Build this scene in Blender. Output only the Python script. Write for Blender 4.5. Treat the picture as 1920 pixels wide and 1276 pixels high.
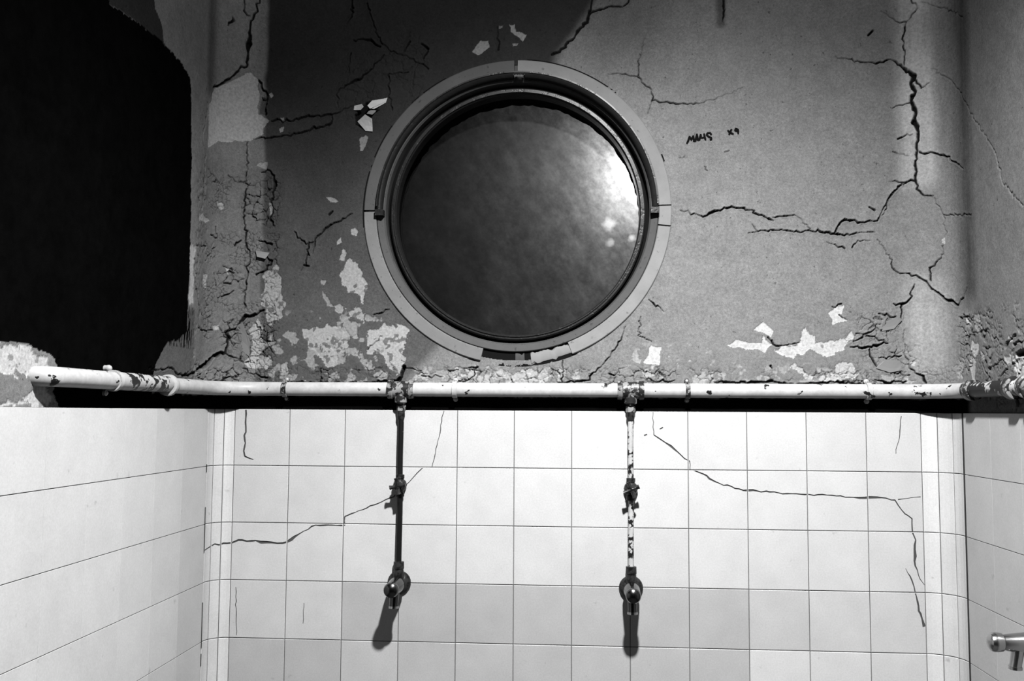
import bpy, bmesh, math, random
import numpy as np
from mathutils import Vector, Matrix, geometry

for o in list(bpy.data.objects): bpy.data.objects.remove(o)
SC = bpy.context.scene
COL = SC.collection
random.seed(7)
RNG = np.random.default_rng(11)

# ------------------------------------------------------------------ camera
F_PX, YAW, PITCH, ROLL = 1771.6, -0.0717, 0.0752, 0.0058
CAM = np.array([0.9208, -2.479, -0.0034])
_f = np.array([math.sin(YAW)*math.cos(PITCH), math.cos(YAW)*math.cos(PITCH), math.sin(PITCH)])
_r0 = np.array([math.cos(YAW), -math.sin(YAW), 0.0]); _u0 = np.cross(_r0, _f)
_r = math.cos(ROLL)*_r0 + math.sin(ROLL)*_u0
_u = -math.sin(ROLL)*_r0 + math.cos(ROLL)*_u0
cam_d = bpy.data.cameras.new('camera'); cam = bpy.data.objects.new('camera', cam_d); COL.objects.link(cam)
cam.matrix_world = Matrix(((_r[0], _u[0], -_f[0], CAM[0]), (_r[1], _u[1], -_f[1], CAM[1]),
                           (_r[2], _u[2], -_f[2], CAM[2]), (0, 0, 0, 1)))
cam_d.sensor_fit = 'HORIZONTAL'; cam_d.sensor_width = 36.0; cam_d.lens = F_PX*36.0/1920.0
cam_d.clip_start = 0.02
SC.camera = cam

# ------------------------------------------------------------------ world, lamps, exposure
w = bpy.data.worlds.new('night'); SC.world = w; w.use_nodes = True
w.node_tree.nodes['Background'].inputs[0].default_value = (0.5, 0.5, 0.5, 1)
w.node_tree.nodes['Background'].inputs[1].default_value = 0.15
def lamp(name, kind, loc, energy, target=None, **kw):
    d = bpy.data.lights.new(name, kind); d.energy = energy; d.color = (1, 1, 1)
    for k, v in kw.items(): setattr(d, k, v)
    o = bpy.data.objects.new(name, d); COL.objects.link(o); o.location = loc
    if target is not None:
        o.rotation_euler = (Vector(target)-Vector(loc)).to_track_quat('-Z', 'Y').to_euler()
    return o
lamp('ceiling_downlight', 'SPOT', (1.06, -1.50, 1.39), 1040, (1.05, -0.99, 0.0),
     spot_size=math.radians(121), spot_blend=1.0, shadow_soft_size=0.045)
lamp('upper_wall_fill', 'POINT', (1.06, -1.50, 1.39), 72, shadow_soft_size=0.045)  # added weak fill at the downlight, brightens the upper wall
# lamp outside in the yard, close behind the right edge of the dirty porthole pane
lamp('outdoor_lamp', 'POINT', (1.112, 0.207, 0.668), 4.2, shadow_soft_size=0.03)
SC.view_settings.view_transform = 'Standard'; SC.view_settings.look = 'None'
SC.view_settings.exposure = 0.0; SC.view_settings.gamma = 1.0; SC.view_settings.use_curve_mapping = False

# ------------------------------------------------------------------ room dimensions (metres)
T = 0.15                          # wall tile
XL, XR = -0.052, 1.859            # tiled side walls
CL, CR = 0.052, 0.073             # tile cove radii
FLOOR, CEIL, YF = -1.56, 1.66, -3.3
PY = 0.006                        # plaster face of the back wall
PXL, PXR = XL-0.006, XR+0.006     # plaster faces of the side walls
PRL, PRR = 0.105, 0.125           # plaster cove radii
SARC_L, SARC_R = PRL*math.pi/2, PRR*math.pi/2
LF = (PXR-PRR)-(PXL+PRL)          # flat length

def ray(px, py):
    d = _r*(px-960)/F_PX - _u*(py-638)/F_PX + _f
    return d/np.linalg.norm(d)
def at_plane_y(px, py, y=0.0):
    d = ray(px, py); return CAM + d*((y-CAM[1])/d[1])
def at_plane_x(px, py, x):
    d = ray(px, py); return CAM + d*((x-CAM[0])/d[0])
def px2sz(px, py):
    """photo pixel -> developed wall coordinates (s, z) on the plaster surface"""
    p = at_plane_y(px, py, PY); s = p[0]-(PXL+PRL)
    if 0 <= s <= LF: return s, p[2]
    left = s < 0
    xw = PXL if left else PXR; R = PRL if left else PRR
    q = at_plane_x(px, py, xw)
    if q[1] <= PY-R:
        t = (PY-R)-q[1]
        return (-SARC_L-t, q[2]) if left else (LF+SARC_R+t, q[2])
    cx = PXL+PRL if left else PXR-PRR; cy = PY-R
    d = ray(px, py); o = CAM[:2]-np.array([cx, cy]); a = d[0]**2+d[1]**2; b = o@d[:2]; c = o@o-R*R
    disc = max(b*b-a*c, 0); t = (-b+math.sqrt(disc))/a
    h = CAM+d*t; ang = math.atan2(abs(h[0]-cx), h[1]-cy)
    return (-R*ang, h[2]) if left else (LF+R*ang, h[2])
def dev(s):
    """developed s -> plan position and outward (room side) normal"""
    s = np.asarray(s, float)
    x = PXL+PRL+s; y = np.full_like(s, PY); nx = np.zeros_like(s); ny = np.full_like(s, -1.0)
    for left, R, L0 in ((True, PRL, SARC_L), (False, PRR, SARC_R)):
        u = -s if left else s-LF
        sg = -1 if left else 1
        cx = PXL+PRL if left else PXR-PRR
        m = (u > 0) & (u <= L0); a = u/R
        x = np.where(m, cx+sg*R*np.sin(a), x); y = np.where(m, PY-R+R*np.cos(a), y)
        nx = np.where(m, -sg*np.sin(a), nx); ny = np.where(m, -np.cos(a), ny)
        m = u > L0
        x = np.where(m, PXL if left else PXR, x); y = np.where(m, PY-R-(u-L0), y)
        nx = np.where(m, -sg, nx); ny = np.where(m, 0, ny)
    return x, y, nx, ny

# ------------------------------------------------------------------ noise
_TAB = RNG.random((256, 256))
def vnoise(x, y, seed=0):
    xi = np.floor(x).astype(int); yi = np.floor(y).astype(int); fx = x-xi; fy = y-yi
    fx = fx*fx*(3-2*fx); fy = fy*fy*(3-2*fy); xi = xi+seed*37; yi = yi+seed*91
    g = lambda a, b: _TAB[(xi+a) & 255, (yi+b) & 255]
    return (g(0, 0)*(1-fx)+g(1, 0)*fx)*(1-fy)+(g(0, 1)*(1-fx)+g(1, 1)*fx)*fy
def fbm(x, y, sc, octv=4, seed=0, gain=0.5):
    v = 0; a = 1; t = 0
    for i in range(octv):
        v = v+a*vnoise(x*sc, y*sc, seed+i*3); t += a; a *= gain; sc *= 2.03
    return v/t
def sstep(a, b, x):
    t = np.clip((x-a)/(b-a), 0, 1); return t*t*(3-2*t)
def vorocrack(x, y, sc, seed=0):
    """distance to the cell borders (F2-F1) of a jittered grid, plus cell value"""
    x = x*sc; y = y*sc; xi = np.floor(x).astype(int); yi = np.floor(y).astype(int)
    f1 = np.full(x.shape, 9.0); f2 = f1.copy(); cv = np.zeros(x.shape)
    for a in (-1, 0, 1):
        for b in (-1, 0, 1):
            i = (xi+a+seed*17) & 255; j = (yi+b+seed*29) & 255
            d = np.hypot(xi+a+_TAB[i, j]-x, yi+b+_TAB[j, (i+77) & 255]-y)
            m = d < f1
            f2 = np.where(m, f1, np.minimum(f2, d)); cv = np.where(m, _TAB[(i+5) & 255, (j+9) & 255], cv); f1 = np.minimum(f1, d)
    return (f2-f1)/sc, cv

# ------------------------------------------------------------------ materials (all grey)
K = 0.75                     # overall albedo scale of this dark, contrasty room
def mat(name, g=0.5, rough=0.6, metal=0.0, spec=0.3):
    if metal < 0.9: g *= K
    m = bpy.data.materials.new(name); m.use_nodes = True
    b = m.node_tree.nodes['Principled BSDF']
    b.inputs['Base Color'].default_value = (g, g, g, 1); b.inputs['Roughness'].default_value = rough
    b.inputs['Metallic'].default_value = metal; b.inputs['Specular IOR Level'].default_value = spec
    return m
class NT:
    def __init__(s, m): s.t = m.node_tree; s.n = s.t.nodes; s.b = s.n['Principled BSDF']
    def new(s, k, **kw):
        n = s.n.new(k)
        for a, v in kw.items(): setattr(n, a, v)
        return n
    def link(s, a, b): s.t.links.new(a, b)
    def val(s, sock, x):
        if isinstance(x, (int, float)): sock.default_value = x
        else: s.link(x, sock)
    def math(s, op, a, b=None, c=None, clamp=False):
        n = s.new('ShaderNodeMath', operation=op); n.use_clamp = clamp
        for i, x in enumerate((a, b, c)):
            if x is not None: s.val(n.inputs[i], x)
        return n.outputs[0]
    def mix(s, f, a, b):
        n = s.new('ShaderNodeMix', data_type='FLOAT'); s.val(n.inputs[0], f); s.val(n.inputs[2], a); s.val(n.inputs[3], b)
        return n.outputs[0]
    def noise(s, sc, det=4, rough=0.55, vec=None):
        n = s.new('ShaderNodeTexNoise'); n.inputs['Scale'].default_value = sc; n.inputs['Detail'].default_value = det
        n.inputs['Roughness'].default_value = rough
        s.link(vec if vec is not None else s.obj(), n.inputs['Vector']); return n.outputs['Fac']
    def obj(s):
        if not hasattr(s, '_o'): s._o = s.new('ShaderNodeTexCoord').outputs['Object']
        return s._o
    def geo(s):
        if not hasattr(s, '_g'): s._g = s.new('ShaderNodeNewGeometry').outputs['Position']
        return s._g
    def attr(s, name): return s.new('ShaderNodeAttribute', attribute_name=name).outputs['Fac']
    def ramp(s, x, a, b): 
        n = s.new('ShaderNodeMapRange'); n.clamp = True; s.val(n.inputs[0], x); n.inputs[1].default_value = a; n.inputs[2].default_value = b
        return n.outputs[0]
    def grey(s, x): 
        n = s.new('ShaderNodeCombineColor'); [s.val(n.inputs[i], x) for i in range(3)]; return n.outputs[0]
    def color(s, x): s.link(s.grey(x), s.b.inputs['Base Color'])
    def bump(s, h, st, dist=0.001):
        n = s.new('ShaderNodeBump'); n.inputs['Strength'].default_value = st; n.inputs['Distance'].default_value = dist
        s.link(h, n.inputs['Height']); s.link(n.outputs[0], s.b.inputs['Normal'])

PAINT = 0.107*K
def make_plaster():
    m = mat('old_paint_on_plaster', 0.4, 0.75, 0, 0.25); t = NT(m); g = t.geo()
    big = t.noise(5, 5, 0.6, g); fine = t.ramp(t.noise(150, 3, 0.7, g), 0.3, 0.7); grain = t.ramp(t.noise(480, 2, 0.6, g), 0.3, 0.7); mid = t.ramp(t.noise(28, 4, 0.65, g), 0.3, 0.7)
    big = t.math('ADD', t.math('MULTIPLY', big, 0.55), t.math('MULTIPLY', mid, 0.45))
    c = t.math('MULTIPLY', PAINT, t.math('ADD', 0.72, t.math('MULTIPLY', big, 0.5)))
    c = t.math('MULTIPLY', c, t.math('ADD', 0.78, t.math('MULTIPLY', fine, 0.44)))
    c = t.math('MULTIPLY', c, t.math('ADD', 0.8, t.math('MULTIPLY', grain, 0.4)))
    speck = t.ramp(t.noise(90, 2, 0.5, g), 0.70, 0.76)
    c = t.math('MULTIPLY', c, t.math('SUBTRACT', 1.0, t.math('MULTIPLY', speck, 0.55)))
    gr = t.attr('grime_shade')
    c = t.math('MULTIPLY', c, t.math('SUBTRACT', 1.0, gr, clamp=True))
    bare_lit = t.math('MULTIPLY', t.math('ADD', 0.20*K, t.math('MULTIPLY', fine, 0.14*K)), t.math('SUBTRACT', 1.0, t.math('MULTIPLY', gr, 0.45)))
    c = t.mix(t.attr('bare_lit'), c, bare_lit)
    c = t.mix(t.attr('tar_shade'), c, t.math('MULTIPLY', 0.0011, t.math('ADD', 0.4, big)))
    c = t.mix(t.attr('crack'), c, 0.004)
    t.link(t.math('MULTIPLY', t.math('SUBTRACT', 1.0, t.math('MAXIMUM', t.attr('tar_shade'), t.attr('crack'))), 0.08), t.b.inputs['Specular IOR Level'])
    t.color(c)
    t.bump(t.math('ADD', fine, t.math('MULTIPLY', grain, 0.5)), 0.25, 0.001)
    return m
M_PLASTER = make_plaster()
def make_tile():
    m = mat('white_glazed_tile', 0.5, 0.45, 0, 0.25); t = NT(m); g = t.geo()
    oi = t.new('ShaderNodeObjectInfo'); sp = t.new('ShaderNodeSeparateColor'); t.link(oi.outputs['Color'], sp.inputs[0])
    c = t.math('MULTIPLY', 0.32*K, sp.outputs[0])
    c = t.math('MULTIPLY', c, t.math('ADD', 0.86, t.math('MULTIPLY', t.noise(11, 4, 0.6, g), 0.28)))
    c = t.math('MULTIPLY', c, t.math('ADD', 0.90, t.math('MULTIPLY', t.ramp(t.noise(260, 3, 0.8, g), 0.3, 0.7), 0.20)))
    sm = t.ramp(t.noise(38, 3, 0.5, g), 0.69, 0.78)
    c = t.math('MULTIPLY', c, t.math('SUBTRACT', 1.0, t.math('MULTIPLY', sm, 0.3)))
    t.color(c); t.bump(t.noise(30, 2, 0.5, g), 0.12, 0.001)
    return m
M_TILE = make_tile()
M_GROUT = mat('dirty_grout', 0.035, 0.9)
M_CRACK = mat('dirt_in_crack', 0.003, 0.95)
def make_painted(name, base, chip, lo, hi, sc, rough=0.4, metal=0.0):
    """pale paint with dark chips where noise exceeds a threshold"""
    base *= K; chip *= K
    m = mat(name, base, rough, metal, 0.15); t = NT(m); g = t.geo()
    n = t.ramp(t.noise(sc, 4, 0.6, g), lo, hi)
    c = t.math('MULTIPLY', base, t.math('ADD', 0.55, t.math('MULTIPLY', t.noise(45, 5, 0.7, g), 0.85)))
    t.color(t.mix(n, c, chip)); t.bump(t.math('SUBTRACT', 1.0, n), 0.5, 0.0006)
    return m
M_PIPE = make_painted('chipped_pale_pipe_paint', 0.285, 0.008, 0.640, 0.652, 34, 0.42)
M_PEEL = make_painted('badly_peeled_pipe_paint', 0.26, 0.010, 0.49, 0.51, 30, 0.45)
M_PEELR = make_painted('nearly_bare_pipe', 0.24, 0.008, 0.38, 0.42, 26, 0.5)
M_FITTING = make_painted('flaking_fitting_paint', 0.15, 0.010, 0.47, 0.52, 55, 0.4)
M_DROPB = make_painted('black_worn_pipe', 0.12, 0.003, 0.30, 0.345, 40, 0.4)
M_DROPW = make_painted('mottled_worn_pipe', 0.28, 0.008, 0.49, 0.53, 70, 0.3)
M_DARK = make_painted('dark_grimy_metal', 0.02, 0.005, 0.45, 0.6, 90, 0.35, 0.2)
M_CHROME = mat('tarnished_chrome', 0.055, 0.2, 1.0)
M_CHROMEB = mat('bright_chrome', 0.36, 0.2, 1.0)
M_SCREW = mat('pale_screw_head', 0.26, 0.4)
M_BLACK = mat('black_paint', 0.004, 0.7, 0, 0.01)
M_BEAD = make_painted('dark_worn_bead', 0.009, 0.008, 0.5, 0.6, 40, 0.35)
def make_wood(name, base):
    base *= K; m = mat(name, base, 0.65, 0, 0.1); t = NT(m); g = t.geo()
    c = t.math('MULTIPLY', base, t.math('ADD', 0.7, t.math('MULTIPLY', t.noise(14, 5, 0.65, g), 0.6)))
    c = t.math('MULTIPLY', c, t.math('SUBTRACT', 1.0, t.math('MULTIPLY', t.ramp(t.noise(75, 3, 0.5, g), 0.64, 0.72), 0.5)))
    t.color(c); t.bump(t.noise(90, 4, 0.6, g), 0.3, 0.001); return m
M_CASING = make_wood('painted_casing', 0.125)
M_FRAME = make_wood('greyer_frame_paint', 0.036)
M_BRUSH = mat('marker_ink', 0.004, 0.8, 0, 0.0)
M_FLAKE = mat('curled_paint_flake', 0.28, 0.6)
M_FLAKEG = mat('grey_paint_flake', 0.12, 0.7)
def make_pane():
    m = mat('dirty_frosted_pane', 0.03, 0.35, 0, 0.03); t = NT(m); g = t.geo(); n = t.n
    tr = n.new('ShaderNodeBsdfTranslucent'); add = n.new('ShaderNodeAddShader')
    mp = t.new('ShaderNodeMapping'); mp.vector_type = 'TEXTURE'; mp.inputs['Rotation'].default_value = (0, math.radians(-34), 0); mp.inputs['Scale'].default_value = (1/18, 1/9, 1/7)
    t.link(g, mp.inputs[0])
    st = t.noise(2.0, 4, 0.6, mp.outputs[0])
    d = t.math('ADD', 0.02, t.math('ADD', t.math('MULTIPLY', t.math('POWER', st, 2.0), 0.55), t.math('MULTIPLY', t.math('POWER', t.noise(70, 4, 0.7, g), 2.0), 0.5)))
    d = t.math('MULTIPLY', d, t.math('ADD', 0.45, t.noise(12, 3, 0.5, g)))
    sx = t.new('ShaderNodeSeparateXYZ'); t.link(g, sx.inputs[0])
    x_ramp = t.ramp(t.math('ADD', sx.outputs[0], t.math('MULTIPLY', t.noise(5, 3, 0.5, g), 0.5)), 0.62, 1.35)   # less translucent towards the left
    d = t.math('ADD', 0.02, t.math('MULTIPLY', d, t.math('ADD', 0.13, t.math('MULTIPLY', t.math('POWER', x_ramp, 1.5), 1.2))))
    for (px, py), r in PANE_SPOTS:      # brighter, more translucent spots
        p = at_plane_y(px, py, PANE_Y)
        v = t.new('ShaderNodeVectorMath', operation='DISTANCE'); t.link(g, v.inputs[0]); v.inputs[1].default_value = tuple(p)
        rr = t.math('ADD', v.outputs['Value'], t.math('MULTIPLY', t.math('SUBTRACT', t.noise(60, 2, 0.5, g), 0.5), r*1.2))
        d = t.math('ADD', d, t.math('MULTIPLY', t.math('SUBTRACT', 1.0, t.ramp(rr, r*0.2, r*1.1)), 0.75))
    t.link(t.grey(t.math('MINIMUM', d, 0.95)), tr.inputs['Color'])
    front = t.math('MULTIPLY', 0.004, t.math('POWER', t.noise(6, 5, 0.6, g), 1.6))
    t.color(front)
    out = n['Material Output']; t.link(t.b.outputs[0], add.inputs[0]); t.link(tr.outputs[0], add.inputs[1]); t.link(add.outputs[0], out.inputs[0])
    return m

# ------------------------------------------------------------------ object helpers
def link(name, me, parent=None, label=None, cat=None, group=None, kind=None, loc=None):
    o = bpy.data.objects.new(name, me); COL.objects.link(o)
    if parent is not None: o.parent = parent
    if loc is not None: o.location = loc
    if label: o['label'] = label
    if cat: o['category'] = cat
    if group: o['group'] = group
    if kind: o['kind'] = kind
    return o
def empty(name, loc=(0, 0, 0), **kw):
    o = link(name, None, **kw); o.location = loc; o.empty_display_size = 0.05; return o
def mesh(name, vs, fs, mats, smooth=False, mi=None):
    me = bpy.data.meshes.new(name); me.from_pydata([tuple(v) for v in vs], [], fs); 
    for m in (mats if isinstance(mats, (list, tuple)) else [mats]): me.materials.append(m)
    if mi is not None: me.polygons.foreach_set('material_index', mi)
    if smooth: me.polygons.foreach_set('use_smooth', [True]*len(me.polygons))
    me.update(); return me
def fixn(me):
    bm = bmesh.new(); bm.from_mesh(me); bmesh.ops.recalc_face_normals(bm, faces=bm.faces); bm.to_mesh(me); bm.free(); return me
def sharp(me, deg=40):
    bm = bmesh.new(); bm.from_mesh(me); bmesh.ops.recalc_face_normals(bm, faces=bm.faces)
    for f in bm.faces: f.smooth = True
    for e in bm.edges:
        if len(e.link_faces) == 2 and e.calc_face_angle() > math.radians(deg): e.smooth = False
    bm.to_mesh(me); bm.free(); return me
def box(name, lo, hi, m, parent=None, **kw):
    (a, b, c), (d, e, f) = lo, hi
    v = [(a, b, c), (d, b, c), (d, e, c), (a, e, c), (a, b, f), (d, b, f), (d, e, f), (a, e, f)]
    fs = [(0, 3, 2, 1), (4, 5, 6, 7), (0, 1, 5, 4), (1, 2, 6, 5), (2, 3, 7, 6), (3, 0, 4, 7)]
    return link(name, mesh(name, v, fs, m), parent, **kw)
def lathe(prof, axis, origin=(0, 0, 0), n=24, wob=0.0):
    """prof: (t along axis, radius)"""
    ax = Vector(axis).normalized(); q = ax.to_track_quat('Z', 'Y'); vs = []; fs = []
    for t, r in prof:
        for k in range(n):
            a = 2*math.pi*k/n; rr = r*(1+wob*math.sin(3*a+t*90))
            vs.append(Vector(origin)+q @ Vector((rr*math.cos(a), rr*math.sin(a), t)))
    for i in range(len(prof)-1):
        for k in range(n):
            fs.append((i*n+k, i*n+(k+1) % n, (i+1)*n+(k+1) % n, (i+1)*n+k))
    fs.append(tuple(range(n))[::-1]); fs.append(tuple((len(prof)-1)*n+k for k in range(n)))
    return vs, fs
def lathe_obj(name, prof, axis, origin, m, parent, n=24, deg=40, **kw):
    v, f = lathe(prof, axis, origin, n); return link(name, sharp(mesh(name, v, f, m), deg), parent, **kw)
def tube(pts, rad, n=20):
    pts = [Vector(p) for p in pts]; vs = []; fs = []; up = None
    rads = rad if isinstance(rad, (list, tuple)) else [rad]*len(pts)
    for i, p in enumerate(pts):
        d = (pts[min(i+1, len(pts)-1)]-pts[max(i-1, 0)]).normalized()
        if up is None: up = d.orthogonal().normalized()
        up = (up-d*up.dot(d)).normalized(); sd = d.cross(up)
        for k in range(n):
            a = 2*math.pi*k/n; vs.append(p+(up*math.cos(a)+sd*math.sin(a))*rads[i])
    for i in range(len(pts)-1):
        for k in range(n): fs.append((i*n+k, i*n+(k+1) % n, (i+1)*n+(k+1) % n, (i+1)*n+k))
    fs.append(tuple(range(n))[::-1]); fs.append(tuple((len(pts)-1)*n+k for k in range(n)))
    return vs, fs
def tube_obj(name, pts, rad, m, parent, n=20, **kw):
    v, f = tube(pts, rad, n); return link(name, sharp(mesh(name, v, f, m), 50), parent, **kw)

# ------------------------------------------------------------------ traced marks of the plaster (photo pixels: x, y, width)
CRACKS = [
 [(1708,0,3),(1719,11,2),(1716,22,2),(1700,41,2),(1697,52,5),(1695,78,3),(1696,122,2)],
 [(1567,105,1),(1614,116,3),(1639,118,4),(1670,111,3),(1692,125,6),(1714,141,13),(1708,154,7),(1716,171,9),(1708,188,9),(1717,213,11),(1714,229,11),(1722,248,8),(1720,282,6),(1717,313,5),(1717,339,5),(1719,354,4),(1733,367,3),(1750,367,2)],
 [(1717,150,5),(1727,163,5)],[(1727,165,3),(1743,154,1)],
 [(1724,285,4),(1768,290,4),(1793,304,4),(1807,318,1)],[(1714,339,4),(1691,342,3),(1667,340,1)],
 [(1691,342,3),(1677,357,4),(1666,373,3),(1658,400,1),(1645,414,2)],
 [(1744,128,1),(1771,143,1.5),(1799,171,1.5),(1827,223,1),(1858,270,1),(1868,288,1.5),(1880,342,1),(1919,386,1)],
 [(1727,3,1),(1771,16,2),(1805,34,2)],[(1652,20,1),(1683,41,2),(1700,41,2)],
 [(1670,202,1),(1692,197,2),(1708,188,4)],[(1683,260,4),(1711,252,2)],[(1674,284,2),(1705,293,1)],[(1628,66,5),(1637,57,6)],
 [(1630,388,3),(1640,394,5)],
 [(1276,394,2),(1301,400,2),(1318,406,3),(1330,399,5),(1348,394,5),(1375,388,4),(1395,390,4),(1422,402,3),(1442,410,5),(1451,414,1)],
 [(1449,407,2),(1470,405,3),(1493,405,1),(1520,429,2)],[(1410,420,1),(1422,434,2)],
 [(1402,437,1),(1422,434,2),(1449,431,3),(1493,433,3),(1523,433,3),(1564,438,5),(1584,441,4),(1611,437,1.5),(1641,436,1)],
 [(1564,438,3),(1577,416,4),(1584,412,6),(1614,417,3),(1645,414,2),(1667,370,2),(1682,353,3),(1700,340,1)],
 [(1550,454,1),(1584,466,3)],[(1598,464,3),(1609,451,2),(1631,451,1)],
 [(1645,448,1),(1668,478,1.5),(1677,505,3),(1689,513,2),(1705,512,3),(1729,523,4),(1750,542,4),(1775,563,7),(1796,572,4),(1807,553,3),(1812,540,4)],
 [(1715,533,2),(1705,562,4),(1692,570,5),(1690,593,3),(1675,616,4),(1652,620,2)],[(1676,569,2),(1692,570,4)],[(1648,588,3),(1680,593,2)],
 [(1745,526,3),(1743,502,4),(1765,484,2),(1772,431,1),(1768,403,1),(1752,371,1)],[(1768,402,2),(1821,401,2)],
 [(1595,650,2),(1623,651,5),(1645,648,6),(1666,643,2)],[(1631,653,3),(1634,671,4),(1645,688,3),(1666,697,2),(1705,703,2)],
 [(1648,671,2),(1690,667,3)],[(1696,618,1),(1696,664,1.5),(1708,692,3),(1726,703,4),(1736,717,6)],
 [(1605,625,2),(1640,630,3),(1660,640,1)],[(1600,640,2),(1618,632,3),(1650,607,1)],
 [(1806,590,3),(1822,600,2),(1840,610,3)],[(1800,595,4),(1818,594,2)],[(1810,630,2),(1840,620,4),(1852,618,3)],
 [(1860,630,4),(1872,640,2),(1880,655,3)],[(1885,650,9),(1893,634,7),(1906,628,4)],[(1900,646,6),(1920,640,3)],[(1905,665,10),(1920,660,14)],
 [(1860,690,3),(1878,672,2),(1888,690,3),(1870,712,2)],[(1840,680,2),(1855,712,3)],
 # left cove and left of the porthole
 [(487,0,3),(478,25,5),(469,47,6),(467,82,14),(465,100,6),(462,125,5),(448,130,4),(425,150,5),(400,165,6)],
 [(458,0,3),(458,20,3),(469,30,2)],[(428,48,2),(438,38,9),(436,30,2)],
 [(484,150,4),(501,182,5),(498,216,5)],[(509,227,4),(541,226,4),(578,216,5),(622,215,4),(641,207,2),(669,197,1)],
 [(475,260,2),(503,259,4),(553,251,4),(616,234,5),(622,219,2)],
 [(389,195,9),(389,208,7),(379,260,2),(385,279,3),(384,313,8),(381,376,7),(378,392,4)],
 [(464,266,2),(462,339,2),(447,342,2),(428,328,2)],[(462,354,3),(458,395,3),(462,458,3),(468,475,2),(462,532,3),(458,579,2)],
 [(490,323,3),(506,320,3),(516,342,7),(509,373,5),(512,390,3),(505,411,5),(515,424,2)],[(485,451,3),(509,458,5)],
 [(480,475,3),(492,481,4),(509,488,6),(495,508,4),(480,515,4)],
 [(660,0,5),(660,28,5),(650,44,2)],[(688,6,3),(700,47,2),(716,82,2),(729,94,2),(765,107,2),(803,129,3)],
 [(663,75,2),(682,74,3),(694,75,6),(713,88,6)],[(658,100,3),(652,138,1)],
 [(719,103,2),(691,135,3),(669,150,6),(635,168,2),(633,201,1)],[(729,138,2),(730,176,2),(735,207,2)],[(731,138,2),(765,135,2)],
 [(769,78,5),(757,96,2)],[(790,82,4),(803,92,5)],[(794,110,3),(803,92,3)],[(932,50,1),(935,94,3)],
 [(1110,0,3),(1105,25,8),(1101,41,8),(1079,66,6),(1051,94,5),(1035,102,6)],[(1105,25,6),(1134,16,5),(1172,9,3),(1179,0,4)],
 [(1140,138,1),(1159,137,2),(1197,144,4),(1203,154,3),(1222,169,2),(1223,188,3),(1241,192,4),(1256,193,4),(1310,194,1.5),(1353,182,1),(1394,163,0.7)],
 [(1197,141,3),(1198,110,1.5),(1209,72,1)],[(1222,188,2),(1215,213,1)],
 [(1357,0,6),(1358,30,4),(1358,47,1)],
 [(660,400,2),(633,416,4),(610,427,5),(590,451,3),(586,475,1)],[(579,454,3),(574,495,2),(564,507,1)],[(552,434,2),(573,458,3),(590,452,2)],[(571,497,6),(580,499,2)],
 [(617,402,7),(623,396,6)],
 [(408,559,2),(428,552,3),(438,545,2)],
 [(495,582,4),(478,589,6),(468,593,11),(455,599,6),(445,613,5),(424,623,7),(428,643,5),(423,660,6),(401,667,12),(392,680,15),(364,699,8),(350,704,8),(337,702,5),(320,690,4),(300,694,3),(280,690,3)],
 [(423,660,5),(438,670,4),(448,673,3)],
 [(367,459,3),(387,461,3)],[(401,465,3),(384,490,3)],[(365,485,3),(364,518,4),(370,552,5),(375,586,3)],[(401,512,3),(404,535,3)],[(372,612,4),(380,620,3),(400,618,3)],
 [(430,508,4),(438,512,5)],[(420,530,3),(432,532,3)],[(440,460,3),(452,450,4)],[(395,440,3),(408,446,2),(404,425,2)],
 # round the foot of the porthole and along the pipe
 [(1055,676,2),(1055,716,3)],[(1173,612,1),(1165,638,3),(1133,681,2),(1099,713,4),(1048,718,4)],[(1216,561,1),(1225,569,3),(1245,585,1)],
 [(1201,593,1),(1197,628,2),(1222,640,1)],[(870,690,2),(895,688,3),(888,706,3),(868,715,3),(845,718,3)],[(762,690,2),(790,695,1)],
 [(520,720,2),(560,716,4),(640,718,2),(700,716,3),(745,714,6)],[(790,704,3),(830,706,2)],[(1200,708,2),(1230,716,4),(1265,712,2)],
 [(1340,716,3),(1380,718,5),(1440,715,6),(1490,722,3),(1520,718,5),(1590,716,5),(1640,720,3)],[(1640,712,2),(1660,717,5),(1700,714,3)],
 [(1445,686,6),(1448,690,3)],[(1560,575,2),(1578,569,2)],[(1574,590,3),(1588,600,2)],[(1440,632,3),(1455,648,4),(1470,648,2),(1500,642,2)],
 [(757,688,13),(753,700,9),(748,712,12)],[(690,655,2),(705,640,2),(716,630,2)],[(700,590,2),(716,586,3),(730,580,2)],
 [(1142,700,4),(1152,704,3),(1160,695,2)],[(400,716,3),(430,706,3),(445,712,2)],[(455,690,3),(470,700,3),(500,708,4)],
]
def zp(x0, y0, s, pts): return [(x0+a/s, y0+b/s) for a, b in pts]
A_ = (320, 350, 2.968); B_ = (1200, 350, 2.968); C_ = (640, 0, 3.19); D_ = (1560, 350, 2.836)
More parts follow.
